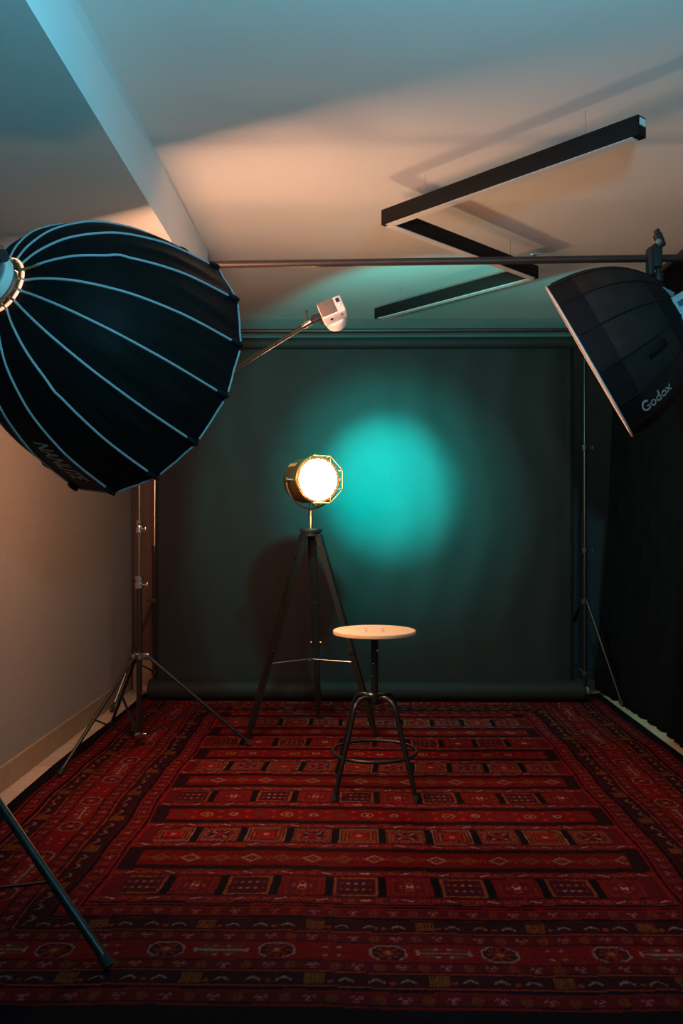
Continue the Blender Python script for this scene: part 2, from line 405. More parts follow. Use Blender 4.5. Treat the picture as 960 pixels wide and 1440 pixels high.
# ------------------------------------------------------------------ paper backdrop, its crossbar and stands
bd = thing('paper_backdrop', 'wide charcoal paper backdrop hanging from a roll, lit by a teal spot', 'backdrop', (0.02, 5.65, 0))
YP = 5.65
sh = MB(); nx, nz = 90, 70
XA, XB = -1.31, 1.365
vs = []
for j in range(nz + 1):
    z = 0.07 + (2.27 - 0.07) * j / nz
    for i in range(nx + 1):
        x = XA + (XB - XA) * i / nx
        y = YP + .036 + .004 * math.sin(x * 9 + z * 1.3) * (1 - abs(j / nz - .5)) + .003 * math.sin(x * 23 + math.sin(z * 4) * 2) + .004 * math.sin(z * 5)
        y += .012 * math.exp(-((x - XB + .02) / .06) ** 2)
        vs.append((x, y, z))
fs = [(j * (nx + 1) + i, j * (nx + 1) + i + 1, (j + 1) * (nx + 1) + i + 1, (j + 1) * (nx + 1) + i) for j in range(nz) for i in range(nx)]
sh.add(vs, fs)
sheet = sh.build('paper_sheet', 'paper', bd)
md = sheet.modifiers.new('thick', 'SOLIDIFY'); md.thickness = .0015
def roll(name, z, y, r, xa, xb):
    b = MB(); prof = [(0.028, -.01), (r - .003, 0), (r, .003), (r, xb - xa - .003), (r - .003, xb - xa), (0.028, xb - xa + .01)]
    b.lathe(prof, (xa, y, z), (1, 0, 0), 48); o = b.build(name, 'paper', bd)
    MB().lathe([(.024, 0), (.028, 0), (.028, .04), (.024, .04), (.024, 0)], (xa - .035, y, z), (1, 0, 0)).build('core_tube', 'card', o)
    MB().lathe([(.024, 0), (.028, 0), (.028, .04), (.024, .04), (.024, 0)], (xb - .005, y, z), (1, 0, 0)).build('core_tube', 'card', o)
roll('paper_roll', 2.272, YP, .036, -1.33, 1.38)
roll('bottom_roll', .0745, YP - .035, .064, -1.33, 1.40)
def backdrop_stand(x, y, label, feet, silver):
    t = thing('backdrop_stand', label, 'stand', (x, y, 0), 'backdrop stands')
    up = 'silver' if silver else 'black_metal'
    MB().tube([(x, y, .05), (x, y, .95)], .0145).build('lower_pole', 'black_metal', t)
    MB().tube([(x, y, .93), (x, y, 1.62)], .012).build('middle_pole', up if not silver else 'silver', t)
    MB().tube([(x, y, 1.6), (x, y, 2.355)], .0095).build('upper_pole', up, t)
    for z in (.95, 1.61):
        c = MB().lathe([(.011, 0), (.02, .004), (.021, .04), (.011, .046)], (x, y, z - .02)).build('collar', 'black_plastic', t)
        MB().tube([(x, y, z + .002), (x + .045, y, z + .002)], .005).box((x + .052, y, z + .002), (.014, .012, .028), bev=.003).build('knob', 'black_plastic', c)
    MB().box((x, y, .62), (.045, .045, .04), bev=.006).box((x - .05, y - .0, .625), (.02, .016, .016), bev=.003).build('leg_collar', 'black_plastic', t)
    MB().box((x, y, .16), (.036, .036, .03), bev=.005).build('brace_collar', 'black_plastic', t)
    for fx, fy in feet:
        f = V((fx, fy, .012 + (.008 if RX0 < fx < RX1 and RY0 < fy < RY1 else 0))); top = V((x, y, .62)) + (V((fx, fy, .62)) - V((x, y, .62))).normalized() * .022
        lg = MB().tube([top, f], .0085).build('leg', 'black_metal', t)
        if silver: MB().tube([top.lerp(f, .62), top.lerp(f, .93)], .0092).build('lit_leg_stretch', 'chrome', lg)  # chrome only where the leg catches light; its shaded upper part stays black
        MB().tube([f + (top - f).normalized() * .035, f - V((0, 0, .004))], .0115).build('rubber_foot', 'rubber', lg)
        MB().tube([(x, y, .16), top.lerp(f, .55)], .005).build('brace', 'black_metal', t)
backdrop_stand(-1.325, 5.74, 'chrome backdrop stand at the left end of the paper backdrop', [(-1.475, 5.27), (-1.21, 6.2), (-1.09, 5.88)], True)
backdrop_stand(1.45, 5.75, 'black backdrop stand between the paper backdrop and the black curtain', [(1.615, 5.50), (1.54, 6.12), (1.23, 5.92)], False)
cb = thing('backdrop_crossbar', 'thin dark crossbar above the backdrop roll joining both stands', 'crossbar', (0, 5.74, 2.37))
MB().tube([(-1.40, 5.74, 2.37), (1.52, 5.74, 2.37)], .013, 20).build('tube', 'brown_bar', cb)
for x in (-1.33, 1.38):
    MB().tube([(x, 5.727, 2.372), (x, 5.69, 2.365), (x, 5.655, 2.33), (x, 5.65, 2.30)], .006).build('hook', 'black_metal', cb)

# brown panel and box in the far left corner
pn = thing('wooden_panel', 'tall brown wooden panel standing between the left wall and the backdrop', 'panel', (-1.38, 5.98, 0))
MB().box((-1.405, 6.0, 1.10), (.25, .04, 2.2), bev=.004).build('board', 'panel', pn)
for x in (-1.526, -1.284): MB().box((x, 5.99, 1.10), (.014, .05, 2.2), bev=.003).build('edge_strip', mat('dark_edge', (.02, .012, .01), .5), pn)
bx = MB().box((-1.40, 5.90, .11), (.19, .11, .22), bev=.004).box((-1.40, 5.90, .222), (.05, .112, .002)).build('cardboard_box', 'card')
tag(bx, 'small brown cardboard box on the floor below the wooden panel', 'box')

# ------------------------------------------------------------------ curtain
ct = thing('curtain', 'long black pleated curtain hanging along the right wall', 'curtain', (1.7, 4.85, 0))
c_ = MB(); ns, nz = 300, 60; y0, y1 = 3.87, 5.85; vs = []
for j in range(nz + 1):
    z = 0.012 + 2.49 * j / nz; h = j / nz
    for i in range(ns + 1):
        s = i / ns; y = y0 + (y1 - y0) * s
        ph = s * 2 * PI * 15 + .8 * math.sin(s * 17) + .5 * (1 - h) * math.sin(s * 31 + 2)
        a = .030 + .022 * (1 - h)
        x = 1.705 + a * math.sin(ph) + .010 * math.sin(ph * 2.1 + h * 2)
        x -= (.035 * (1 - h) ** 2) + .10 * (1 - h) ** 1.3 * max(0, (s - .85) / .15) ** 1.5
        yy = y + .018 * math.cos(ph) * (1 - .3 * h) + .01 * math.sin(h * 5 + s * 9)
        if j == 0: x = max(x, 1.6)
        vs.append((x, yy, z))
fs = [(j * (ns + 1) + i, j * (ns + 1) + i + 1, (j + 1) * (ns + 1) + i + 1, (j + 1) * (ns + 1) + i) for j in range(nz) for i in range(ns)]
c_.add(vs, fs); cl = c_.build('curtain_cloth', 'curtain', ct, smooth=180); cl.modifiers.new('t', 'SOLIDIFY').thickness = .003
MB().box((1.70, 4.80, 2.545), (.05, 2.2, .03), bev=.004).box((1.70, 3.85, 2.58), (.03, .05, .045)).box((1.70, 5.75, 2.58), (.03, .05, .045)).build('curtain_track', 'black_plastic', ct)
MB().box((1.70, 4.80, 2.515), (.012, 2.1, .036)).build('heading_tape', 'curtain', ct)

# ------------------------------------------------------------------ zigzag ceiling light
zl = thing('ceiling_light', 'black zigzag linear lamp of three bars hung just below the ceiling', 'ceiling light', (.5, 4.2, 2.6))
PZ = [(.935, 2.955), (.128, 3.842), (.915, 4.72), (.115, 5.68)]
for i in range(3):
    a = V((*PZ[i], 0)); b = V((*PZ[i + 1], 0)); d = (b - a).normalized(); nrm = V((-d.y, d.x, 0))
    za, zb2 = 2.498, 2.432
    ext = .022
    a2 = a - d * (0 if i == 0 else ext); b2 = b + d * (0 if i == 2 else ext)
    dz = -.0006 * i
    w = .05
    p = MB()
    cx = (a2 + b2) / 2; L = (b2 - a2).length; rot = Matrix.Rotation(math.atan2(d.y, d.x), 3, 'Z')
    p.box((cx.x, cx.y, (za + zb2) / 2 + dz), (L, w, za - zb2), rot, bev=.0015)
    bar = p.build('light_bar', 'alu', zl)
    MB().box((cx.x, cx.y, zb2 - .0012 + dz), (L - .05, w - .010, .003), rot).build('diffuser_strip', 'led_off', bar)
    for s in (.18, .82):
        q = a.lerp(b, s)
        MB().tube([(q.x, q.y, za - .002), (q.x, q.y, 2.594)], .0012, 6).build('suspension_wire', 'chrome', zl)
MB().box((PZ[0][0] + .0012, PZ[0][1] - .0013, 2.478), (.003, .034, .024), Matrix.Rotation(-.83, 3, 'Z')).build('end_cap', 'white_plastic', zl)

# ------------------------------------------------------------------ overhead bar wall to wall
ob = thing('overhead_bar', 'dark horizontal pole spanning the room below the ceiling, right softbox clamped on it', 'pole', (.2, 3.76, 2.25))
def bz(x): return 2.243 + (x + .619) * .0082
MB().tube([(XL + .012, 3.76, bz(XL)), (XR - .012, 3.76, bz(XR))], .0155, 24).build('tube', 'brown_bar', ob)
for x, sx in ((XL + .008, 1), (XR - .008, -1)):
    MB().lathe([(0, 0), (.035, 0), (.035, .01), (.017, .014), (.017, .05)], (x - .007 * sx, 3.76, bz(x)), (sx, 0, 0)).build('wall_flange', 'black_metal', ob)
cl2 = MB().tube([(.735, 3.76 + .0155, bz(.735)), (.735, 3.76 + .0155, bz(.735) + .03)], .004).box((.735, 3.765, bz(.735) + .026), (.03, .012, .008), bev=.002).box((.762, 3.765, bz(.735) + .028), (.03, .004, .004)).build('cable_clip', 'chrome')
tag(cl2, 'tiny metal cable clip on the overhead pole near the middle of the zigzag lamp', 'clip')

# ------------------------------------------------------------------ softbox helper
def frame(n):
    n = V(n).normalized(); u = n.cross(V((0, 0, 1))).normalized(); w = n.cross(u); return n, u, w
def interp(prof, t):
    for (a, ra), (b, rb) in zip(prof[:-1], prof[1:]):
        if (a <= t <= b) or (b <= t <= a):
            k = (t - a) / (b - a) if b != a else 0; return ra + (rb - ra) * k
    return prof[-1][1]
def smooth_prof(prof, n=40):
    """Catmull-Rom through (depth, radius)"""
    P = [V((a, b)) for a, b in prof]; P = [P[0] * 2 - P[1]] + P + [P[-1] * 2 - P[-2]]; out = []
    seg = len(P) - 3; per = max(2, n // seg)
    for i in range(seg):
        for k in range(per):
            t = k / per; a, b, c, d = P[i:i + 4]
            out.append(.5 * ((2 * b) + (c - a) * t + (2 * a - 5 * b + 4 * c - d) * t * t + (3 * b - a - 3 * c + d) * t ** 3))
    out.append(P[-2]); return [(p.x, p.y) for p in out]
def text_mesh(txt, size=1.0, shear=0.0, bold=0.0, sub=.12):
    cu = bpy.data.curves.new('lettering', 'FONT'); cu.body = txt; cu.size = size; cu.shear = shear; cu.offset = bold
    cu.align_x = 'CENTER'; cu.align_y = 'CENTER'
    o = bpy.data.objects.new('lettering', cu); COL.objects.link(o)
    dg = bpy.context.evaluated_depsgraph_get(); me = bpy.data.meshes.new_from_object(o.evaluated_get(dg))
    bm = bmesh.new(); bm.from_mesh(me)
    bmesh.ops.triangulate(bm, faces=bm.faces[:])
    for _ in range(2):
        lg = [e for e in bm.edges if e.calc_length() > sub * size]
        if lg: bmesh.ops.subdivide_edges(bm, edges=lg, cuts=1)
        bmesh.ops.triangulate(bm, faces=bm.faces[:])
    bm.verts.index_update()
    vs = [v.co.copy() for v in bm.verts]; fs = [[v.index for v in f.verts] for f in bm.faces]
    bm.free(); bpy.data.objects.remove(o); return vs, fs
class Dome:
    def __init__(s, c, n, prof, N, a0, sag=0.0, wob=0.0):
        s.c = V(c); s.n, s.u, s.w = frame(n); s.prof = smooth_prof(prof); s.N = N; s.a0 = a0; s.sag = sag; s.wob = wob
        # arclength parameter along the profile
        L = [0]
        for (a, b), (c2, d) in zip(s.prof[:-1], s.prof[1:]): L.append(L[-1] + math.hypot(c2 - a, d - b))
        s.L = L
    def pr(s, k):      # k 0 (rim) .. 1 (hub)
        q = k * s.L[-1]
        for i in range(len(s.L) - 1):
            if q <= s.L[i + 1] + 1e-9:
                f = (q - s.L[i]) / (s.L[i + 1] - s.L[i]); a, b = s.prof[i], s.prof[i + 1]
                return a[0] + (b[0] - a[0]) * f, a[1] + (b[1] - a[1]) * f
        return s.prof[-1]
    def at(s, ang, k, off=0.0):
        """ang in rib units (0..N, integer = rib)"""
        t, r = s.pr(k); i = math.floor(ang + 1e-9); f = ang - i
        def dirv(j):
            a = s.a0 + 2 * PI * j / s.N; return s.u * math.cos(a) + s.w * math.sin(a)
        d = dirv(i) * (1 - f) + dirv(i + 1) * f
        bulge = s.sag * math.sin(PI * f) * math.sin(PI * min(1, k * 1.02))
        wr = (0 if i % s.N == 4 else s.wob) * math.sin(f * PI) * (math.sin(f * 23 + k * 9 + i * 1.7) * .5 + math.sin(f * 11 + k * 3 + i)) * math.exp(-((k - .28) / .25) ** 2)
        return s.c - s.n * (t + 0) + d * (r + bulge + wr + off)
    def shell(s, off, K=26, J=8, k0=0.0, k1=1.0, a_from=0, a_to=None):
        m = MB(); a_to = s.N if a_to is None else a_to; C = (a_to - a_from) * J; vs = []
        for kk in range(K + 1):
            for c in range(C + 1): vs.append(s.at(a_from + c / J, k0 + (k1 - k0) * kk / K, off))
        fs = [(a * (C + 1) + b, a * (C + 1) + b + 1, (a + 1) * (C + 1) + b + 1, (a + 1) * (C + 1) + b) for a in range(K) for b in range(C)]
        return m.add(vs, fs)

# ------------------------------------------------------------------ big left softbox
CL = V((-.7824, 3.0570, 1.6837)); NL = V((.454, .828, -.289)).normalized()
profL = [(0, .453), (.05, .443), (.16, .420), (.25, .394), (.36, .345), (.43, .298), (.505, .225), (.55, .145), (.566, .082)]
D1 = Dome(CL, NL, profL, 16, math.radians(-5.3), sag=.005, wob=.0045)
sb = thing('softbox', 'large deep black softbox with pale blue ribs at the left edge, turned away', 'softbox', CL - NL * .56)
D1.shell(0, K=60, J=14).build('fabric_shell', 'fabric', sb, smooth=50)
D1.shell(-.008).build('silver_lining', 'lining', sb, smooth=50)
n_, u_, w_ = frame(NL)
dk = MB(); ring = [D1.at(a / 4, .035, -.009) for a in range(64)]
dk.v = [tuple(p) for p in ring] + [tuple(CL - NL * .030)]; dk.f = [(i, (i + 1) % 64, 64) for i in range(64)]; dk.m = [0] * 64
WARM = (1.0, .475, .265)
M['softglow'] = emit('warm_lit_diffuser', WARM, 22.0)
dk.build('diffuser', 'softglow', sb)
for i in range(16):
    pts = []
    for q in range(45):
        k = .055 + (1 - .055) * q / 44; off = .0015
        if i in (15, 3) or i == 7: off += .009 * math.exp(-((k - (.62)) / .035) ** 2)
        pts.append(D1.at(i, k, off))
    rb = MB().tube(pts, .0039, 8).build('rib', 'piping', sb)
    # pocket where the rib ends at the rim
    a = [D1.at(i, k, .004) for k in (.0, .02, .045, .062)]
    MB().tube(a, [.007, .0095, .009, .005], 10).build('rib_pocket', 'navy_fabric', sb)
    e = [D1.at(i + f, 0, .001) for f in (.10, .3, .5, .7, .90)]
    MB().tube(e, .0032, 8).build('rim_piping', 'piping', sb)
hb = CL - NL * .566
MB().lathe([(.060, -.01), (.086, -.012), (.088, .004), (.082, .010), (.074, .006), (.072, -.03), (.060, -.03), (.060, -.01)], hb, -NL, 48).build('speed_ring', 'chrome', sb)
for i in range(16):
    a = D1.a0 + 2 * PI * (i + .5) / 16; d = u_ * math.cos(a) + w_ * math.sin(a)
    MB().bar(hb + d * .080 - NL * .010 - w_ * 0, hb + d * .080 - NL * .014, .022, .010, d.cross(NL)).build('ring_tab', 'brass_b', sb)
M['leak_glow'] = emit('warm_leak_glow', (1.0, .42, .14), 1.15)
for i in range(16):
    a0_ = D1.a0 + 2 * PI * (i + .12) / 16; a1_ = D1.a0 + 2 * PI * (i + .88) / 16
    MB().tube(arc(hb - NL * .006, .0865, a0_, a1_, u_, w_, 6), .0042, 8).build('leak_glow', 'leak_glow', sb)  # solid glowing arcs added to imitate lamp light leaking round the ring
a = D1.a0 + 2 * PI * (15.1) / 16; d = u_ * math.cos(a) + w_ * math.sin(a)
MB().tube([hb + d * .078 - NL * .012, hb + d * .135 - NL * -.012], [.006, .0035], 10).build('release_lever', 'brass_b', sb)
# printed name on the lower panel, reading towards the rim
vs, fs = text_mesh('NANLITE', 1.0, shear=.3, bold=.012)
wd = max(v.x for v in vs) - min(v.x for v in vs)
lg = MB(); lg.add([D1.at(4.46 - v.y * .55 , .265 - v.x / wd * .30, .0018) for v in vs], fs)
lg.build('printed_name', 'logo', sb, smooth=0)

# lamp head behind the left softbox
lh = thing('studio_light_head', 'studio lamp head fixed behind the large left softbox, mostly out of frame', 'studio light', hb - NL * .1)
MB().lathe([(0, -.045), (.058, -.045), (.058, 0), (.066, .01), (.068, .06), (.060, .07), (.060, .2), (.052, .215), (0, .215)], hb - NL * .012, -NL, 40).build('lamp_body', mat('blue_grey_metal', (.25, .27, .29), .3, metal=.6), lh)
MB().lathe([(.0, 0), (.075, 0), (.078, .012), (.075, .03), (0, .03)], hb - NL * .03, -NL, 40).build('mount_collar', 'white_plastic', lh)
bk = hb - NL * .10
MB().tube([bk + V((0, 0, .06)) + u_ * .07, bk + u_ * .078, bk + V((0, 0, -.10)) + u_ * .07, bk + V((0, 0, -.15))], .008).tube([bk + u_ * .06 + V((0, 0, .02)), bk + u_ * .12 + V((0, 0, .02))], .018).build('yoke', 'black_plastic', lh)

# ------------------------------------------------------------------ stands
def light_stand(x, y, label, feet, zc, zb, top, poles, rleg=.009, rp=.015, glossy='black_metal', tops='dark_tube'):
    t = thing('light_stand', label, 'stand', (x, y, 0), 'black tripod light stands')
    MB().tube([(x, y, zb - .01), (x, y, poles[0])], rp, 20).build('lower_pole', glossy, t)
    MB().tube([(x, y, poles[0] - .02), (x, y, poles[1])], rp * .72, 16).build('middle_pole', tops, t)
    MB().tube([(x, y, poles[1] - .02), (x, y, top)], rp * .55, 16).build('upper_pole', tops, t)
    for z, r in ((poles[0], rp), (poles[1], rp * .75)):
        c = MB().lathe([(r * .8, -.035), (r * 1.5, -.03), (r * 1.55, -.004), (r * 1.25, 0), (r * 1.25, .012), (r * 1.5, .016), (r * 1.5, .03), (r * .7, .034)], (x, y, z)).build('collar', 'chrome', t)
        MB().tube([(x, y, z - .012), (x + r * 2.6, y - .005, z - .012)], .004).box((x + r * 2.9, y - .005, z - .012), (.01, .012, .024), bev=.003).build('knob', 'chrome', c)
    cc = MB().lathe([(rp, -.016), (rp * 1.7, -.014), (rp * 1.7, .016), (rp, .02)], (x, y, zc), seg=24)
    bc = MB().lathe([(rp, -.012), (rp * 1.5, -.010), (rp * 1.5, .012), (rp, .014)], (x, y, zb), seg=24)
    for fx, fy in feet:
        d = (V((fx, fy, 0)) - V((x, y, 0))).normalized(); s_ = V((-d.y, d.x, 0))
        on = .008 if RX0 < fx < RX1 and RY0 < fy < RY1 else 0
        f = V((fx, fy, .012 + on)); topp = V((x, y, zc)) + d * .042
        lg = MB().tube([topp, f], rleg, 16).build('leg', glossy, t)
        MB().tube([f + (topp - f).normalized() * .03, f - V((0, 0, .002))], rleg * 1.25, 12).build('rubber_foot', 'rubber', lg)
        MB().bar(V((x, y, zb)) + d * .03, topp.lerp(f, .56), .012, .006, s_).tube([topp.lerp(f, .56) - s_ * .011, topp.lerp(f, .56) + s_ * .011], .005, 8).build('brace', glossy, t)
        cc.box(V((x, y, zc)) + d * .034, (.034, .022, .028), Matrix.Rotation(math.atan2(d.y, d.x), 3, 'Z'), bev=.003)
        bc.box(V((x, y, zb)) + d * .024, (.026, .018, .02), Matrix.Rotation(math.atan2(d.y, d.x), 3, 'Z'), bev=.003)
    cc.build('leg_collar', 'chrome', t); bc.build('brace_collar', 'chrome', t)
    return t
BX, BY = -1.108, 4.46
light_stand(BX, BY, 'black tripod light stand in the far left carrying the boom arm', [(-1.342, 3.954), (-.55, 4.491), (-1.373, 4.894)], .468, .072, 1.60, (.84, 1.12), .0085, .0145)
light_stand(-1.09, 2.51, 'black light stand under the large left softbox, one leg crossing the bottom left corner', [(-.642, 2.278), (-1.40, 2.14), (-1.33, 2.93)], .42, .12, 1.735, (.85, 1.30), .0125, .017)
# boom arm
A = V((BX, BY, 1.615)); B = V((-.222, 3.90, 2.022)); dB = (B - A).normalized()
bm_ = thing('boom_arm', 'thin black boom arm slanting up from the far light stand to a small light', 'boom arm', A)
MB().tube([A - dB * .28, A + dB * .55], .012, 16).tube([A + dB * .54, B], .0095, 16).build('arm_tube', 'black_metal', bm_)
MB().lathe([(.016, -.02), (.022, -.015), (.022, .015), (.016, .02)], A, (1, .3, 0)).box(A - V((0, 0, .03)), (.04, .03, .045), bev=.005).build('pivot_clamp', 'black_plastic', bm_)
MB().lathe([(.0, -.03), (.013, -.03), (.014, 0), (.014, .02), (.0, .022)], B, dB).build('chrome_end', 'chrome', bm_)
sd = dB.cross(V((0, 1, 0))).normalized()
MB().tube([B + dB * .0, B + V((-.012, 0, .038))], .005).box(B + V((-.014, 0, .044)), (.012, .012, .026), Matrix.Rotation(.6, 3, 'Y'), bev=.003).build('knob', 'black_plastic', bm_)
# small white light aimed at the backdrop
DC = V((-.118, 3.905, 2.079)); TGT = V((.175, 5.68, 1.385)); dn = (TGT - DC).normalized()
xr = dn.cross(V((0, 0, 1))).normalized(); zr = xr.cross(dn)
ra = math.radians(24); e1 = xr * math.cos(ra) + zr * math.sin(ra); e2 = zr * math.cos(ra) - xr * math.sin(ra)
R = Matrix((e1, dn, e2)).transposed()
ld = thing('small_studio_light', 'small white box-shaped light on the boom end pointing at the backdrop', 'studio light', DC)
MB().box(DC, (.112, .062, .088), R, bev=.009).build('lamp_body', 'white_plastic', ld)
MB().box(DC - dn * .0320 - e1 * .018, (.070, .004, .074), R, bev=.001).build('back_grille', 'grille', ld)
MB().lathe([(0, .0), (.043, 0), (.048, .006), (.048, .046), (.044, .05), (.038, .05), (.034, .020), (0, .018)], DC + dn * .030 - e2 * .012, dn, 40).build('reflector', 'white_plastic', ld)
MB().box(DC - dn * .0320 + e1 * .036 + e2 * .018, (.016, .003, .022), R, bev=.001).build('display', 'lcd', ld)
MB().lathe([(0, 0), (.007, 0), (.0075, .004), (0, .006)], DC - dn * .030 + e1 * .036 - e2 * .008, -dn, 20).build('dial', 'white_plastic', ld)
MB().lathe([(0, 0), (.004, 0), (.004, .004), (0, .005)], DC - dn * .012 + e1 * .030 - e2 * .043, -e2, 16).build('red_button', 'red', ld)
MB().lathe([(0, 0), (.006, 0), (.006, .004), (0, .004)], DC - dn * .005 - e1 * .018 - e2 * .043, -e2, 16).build('socket', 'lcd', ld)
j0 = B + dB * .015; j1 = DC - e1 * .058 - e2 * .006
MB().tube([j0, j0.lerp(j1, .5)], .013, 14).tube([j0.lerp(j1, .4) - e2 * .016, j0.lerp(j1, .4) + e2 * .022], .008).box(j0.lerp(j1, .66), (.05, .03, .032), R, bev=.005).tube([j0.lerp(j1, .6), j1], .009).tube([j0.lerp(j1, .75), j0.lerp(j1, .75) - e2 * .035 + e1 * .006], .005).build('tilt_bracket', 'black_plastic', ld)
# lens that emits, seen only from behind: a small teal disc inside the reflector
M['teal_lens'] = emit('teal_lens', (.0, .75, .65), 3.0)
MB().lathe([(0, .0), (.032, 0), (.030, .003), (0, .004)], DC + dn * .052 - e2 * .012, dn, 32).build('lens', 'teal_lens', ld)

# ------------------------------------------------------------------ right softbox
CR = V((.966, 3.75, 1.826)); NR = V((-.835, .285, -.48)).normalized()
RR = .362
profR = [(0, RR), (.06, RR * .985), (.13, RR * .95), (.20, RR * .885), (.27, RR * .78), (.33, RR * .63), (.375, RR * .44), (.40, RR * .24), (.405, .045)]
rx = thing('softbox', 'smaller black dome softbox hanging at the upper right, tilted down to the left', 'softbox', CR - NR * .4)
nR, uR, wR = frame(NR)
# upper rim end as angle reference
up_r = (V((.786, 3.75, 2.1336)) - CR); up_r = (up_r - nR * up_r.dot(nR)).normalized()
ang0 = math.atan2(up_r.dot(wR), up_r.dot(uR))
cam_side = (V((0, 0, 1.18)) - CR); cam_side = (cam_side - nR * cam_side.dot(nR)).normalized()
ca = math.atan2(cam_side.dot(wR), cam_side.dot(uR))
sgn = 1 if math.sin(ca - ang0) > 0 else -1
D2 = Dome(CR, NR, profR, 14, ang0 + sgn * math.radians(23 - 25.714), sag=.004, wob=.002)
D2.shell(0, k0=.17, k1=.62).build('fabric_shell', 'mesh_fabric', rx, smooth=50)
D2.shell(0.0006, k0=0, k1=.175, K=8).build('rim_band', 'navy_fabric', rx, smooth=50)
D2.shell(0.0006, k0=.615, k1=1, K=14).build('back_fabric', 'navy_fabric', rx, smooth=50)
D2.shell(-.006).build('silver_lining', 'lining', rx, smooth=50)
dk = MB(); ring = [D2.at(a / 4, .012, -.004) for a in range(56)]
dk.v = [tuple(p) for p in ring] + [tuple(CR - NR * .002)]; dk.f = [(i, (i + 1) % 56, 56) for i in range(56)]; dk.m = [0] * 56
dk.build('diffuser', 'diff_off', rx)
for i in range(14):
    MB().tube([D2.at(i, k / 30, .001) for k in range(1, 31)], .0032, 8).build('rib', 'navy_fabric', rx)
MB().tube([D2.at(a / 4, 0, 0) + NR * .002 for a in range(56)], .0042, 10, closed=True).build('rim_trim', 'pink_trim', rx)
# zip pull tab and printed name on the camera side
def d2a(deg): return (deg - 23 + 25.714) / 25.714 if sgn > 0 else -(deg + 25.714 - 23) / 25.714
def D2at(deg, k, off=0):
    # deg measured from the top rim end round the camera side
    a = (math.radians(deg) * sgn + ang0 - D2.a0) / (2 * PI / 14)
    return D2.at(a % 14, k, off)
tb = MB(); K = 8
vs = [D2at(108 + s * 3.2, .34 + .17 * q / K, .004) for q in range(K + 1) for s in (-1, 1)]
tb.add(vs, [(2 * q, 2 * q + 1, 2 * q + 3, 2 * q + 2) for q in range(K)])
tb.build('strap_tab', 'navy_fabric', rx).modifiers.new('t', 'SOLIDIFY').thickness = .003
vs, fs = text_mesh('Godox', 1.0, bold=.012); wd = max(v.x for v in vs) - min(v.x for v in vs)
lg = MB(); lg.add([D2at(141 - v.y * 15, .262 + (v.x / wd) * .25, .003) for v in vs], fs); lg.build('printed_name', 'godox_logo', rx, smooth=0)
# clamp, bracket and flash head on the bar
BXc = 1.245
mc = thing('superclamp', 'black clamp gripping the overhead pole above the right softbox', 'clamp', (BXc, 3.76, bz(BXc)))
zc_ = bz(BXc)
MB().box((BXc, 3.755, zc_ + .005), (.042, .05, .10), bev=.008).box((BXc - .028, 3.745, zc_ - .02), (.028, .045, .12), bev=.009).build('clamp_body', 'black_plastic', mc)
MB().box((BXc + .008, 3.735, zc_ + .068), (.035, .03, .06), Matrix.Rotation(-.35, 3, 'Y'), bev=.008).box((BXc + .0, 3.735, zc_ + .10), (.022, .02, .03), Matrix.Rotation(-.5, 3, 'Y'), bev=.004).build('lever', 'black_plastic', mc)
MB().lathe([(0, 0), (.012, 0), (.012, .012), (0, .014)], (BXc - .004, 3.72, zc_ + .055), (0, -1, 0)).build('screw', 'chrome', mc)
fh = thing('flash_head', 'white flash head with a red button hanging under the clamp behind the right softbox', 'flash', (BXc + .05, 3.76, 1.98))
MB().tube([(BXc + .005, 3.75, zc_ - .045), (BXc + .008, 3.75, zc_ - .075)], .008).lathe([(0, -.02), (.02, -.016), (.022, .0), (.02, .018), (0, .02)], (BXc + .008, 3.75, zc_ - .085)).lathe([(0, -.018), (.024, -.015), (.024, .012), (0, .016)], (BXc + .0, 3.75, zc_ - .165)).build('ball_joint', 'black_plastic', fh)
MB().lathe([(0, 0), (.012, 0), (.0135, .004), (.0135, .048), (.012, .052), (0, .052)], (BXc + .012, 3.75, zc_ - .155)).build('silver_stud', 'silver', fh)
MB().tube([(BXc - .04, 3.74, zc_ - .07), (BXc - .052, 3.73, zc_ - .095), (BXc - .03, 3.73, zc_ - .125), (BXc - .005, 3.74, zc_ - .155)], .003, 8).build('cable', 'black_plastic', fh)
hubR = CR - NR * .405
FR = Matrix((uR, wR, nR)).transposed()
# local frame: axis n, a = in-picture upward direction across the axis
ax = -nR; upv = up_r; sidev = ax.cross(upv)
FB = Matrix((ax, upv, sidev)).transposed()
fc = hubR + ax * .035 + upv * .0 + (V((0, 0, 1.18)) - hubR).normalized() * .10 - V((.010, 0, .055))
M['flash_grey'] = mat('silver_grey_plastic', (.40, .45, .48), .45)
MB().box(fc, (.105, .19, .085), FB, bev=.008).build('flash_body', 'flash_grey', fh)
MB().lathe([(0, 0), (.052, 0), (.056, .006), (.056, .014), (0, .016)], hubR, ax, 36).build('mount_ring', 'black_plastic', fh)
MB().bar(fc - ax * .06 + upv * .10, fc - ax * .06 - upv * .06, .05, .004, sidev).bar(fc + upv * .1, fc + upv * .15 - ax * .03, .03, .02, sidev).bar(hubR + ax * .012, fc - ax * .03, .06, .012, upv).tube([(BXc, 3.75, zc_ - .17), hubR + ax * .02 + V((0, 0, .01))], .009).build('bracket', 'black_metal', fh)
sgs = 1 if sidev.dot(V((0, 0, 1.18)) - fc) > 0 else -1
MB().lathe([(0, 0), (.006, 0), (.006, .004), (0, .005)], fc + sidev * sgs * .043 + upv * .03 - ax * .03, sidev * sgs, 16).build('red_button', 'red', fh)
MB().box(fc + sidev * sgs * .0430 + upv * .058 + ax * .012, (.035, .022, .002), FB).build('display', 'lcd', fh)

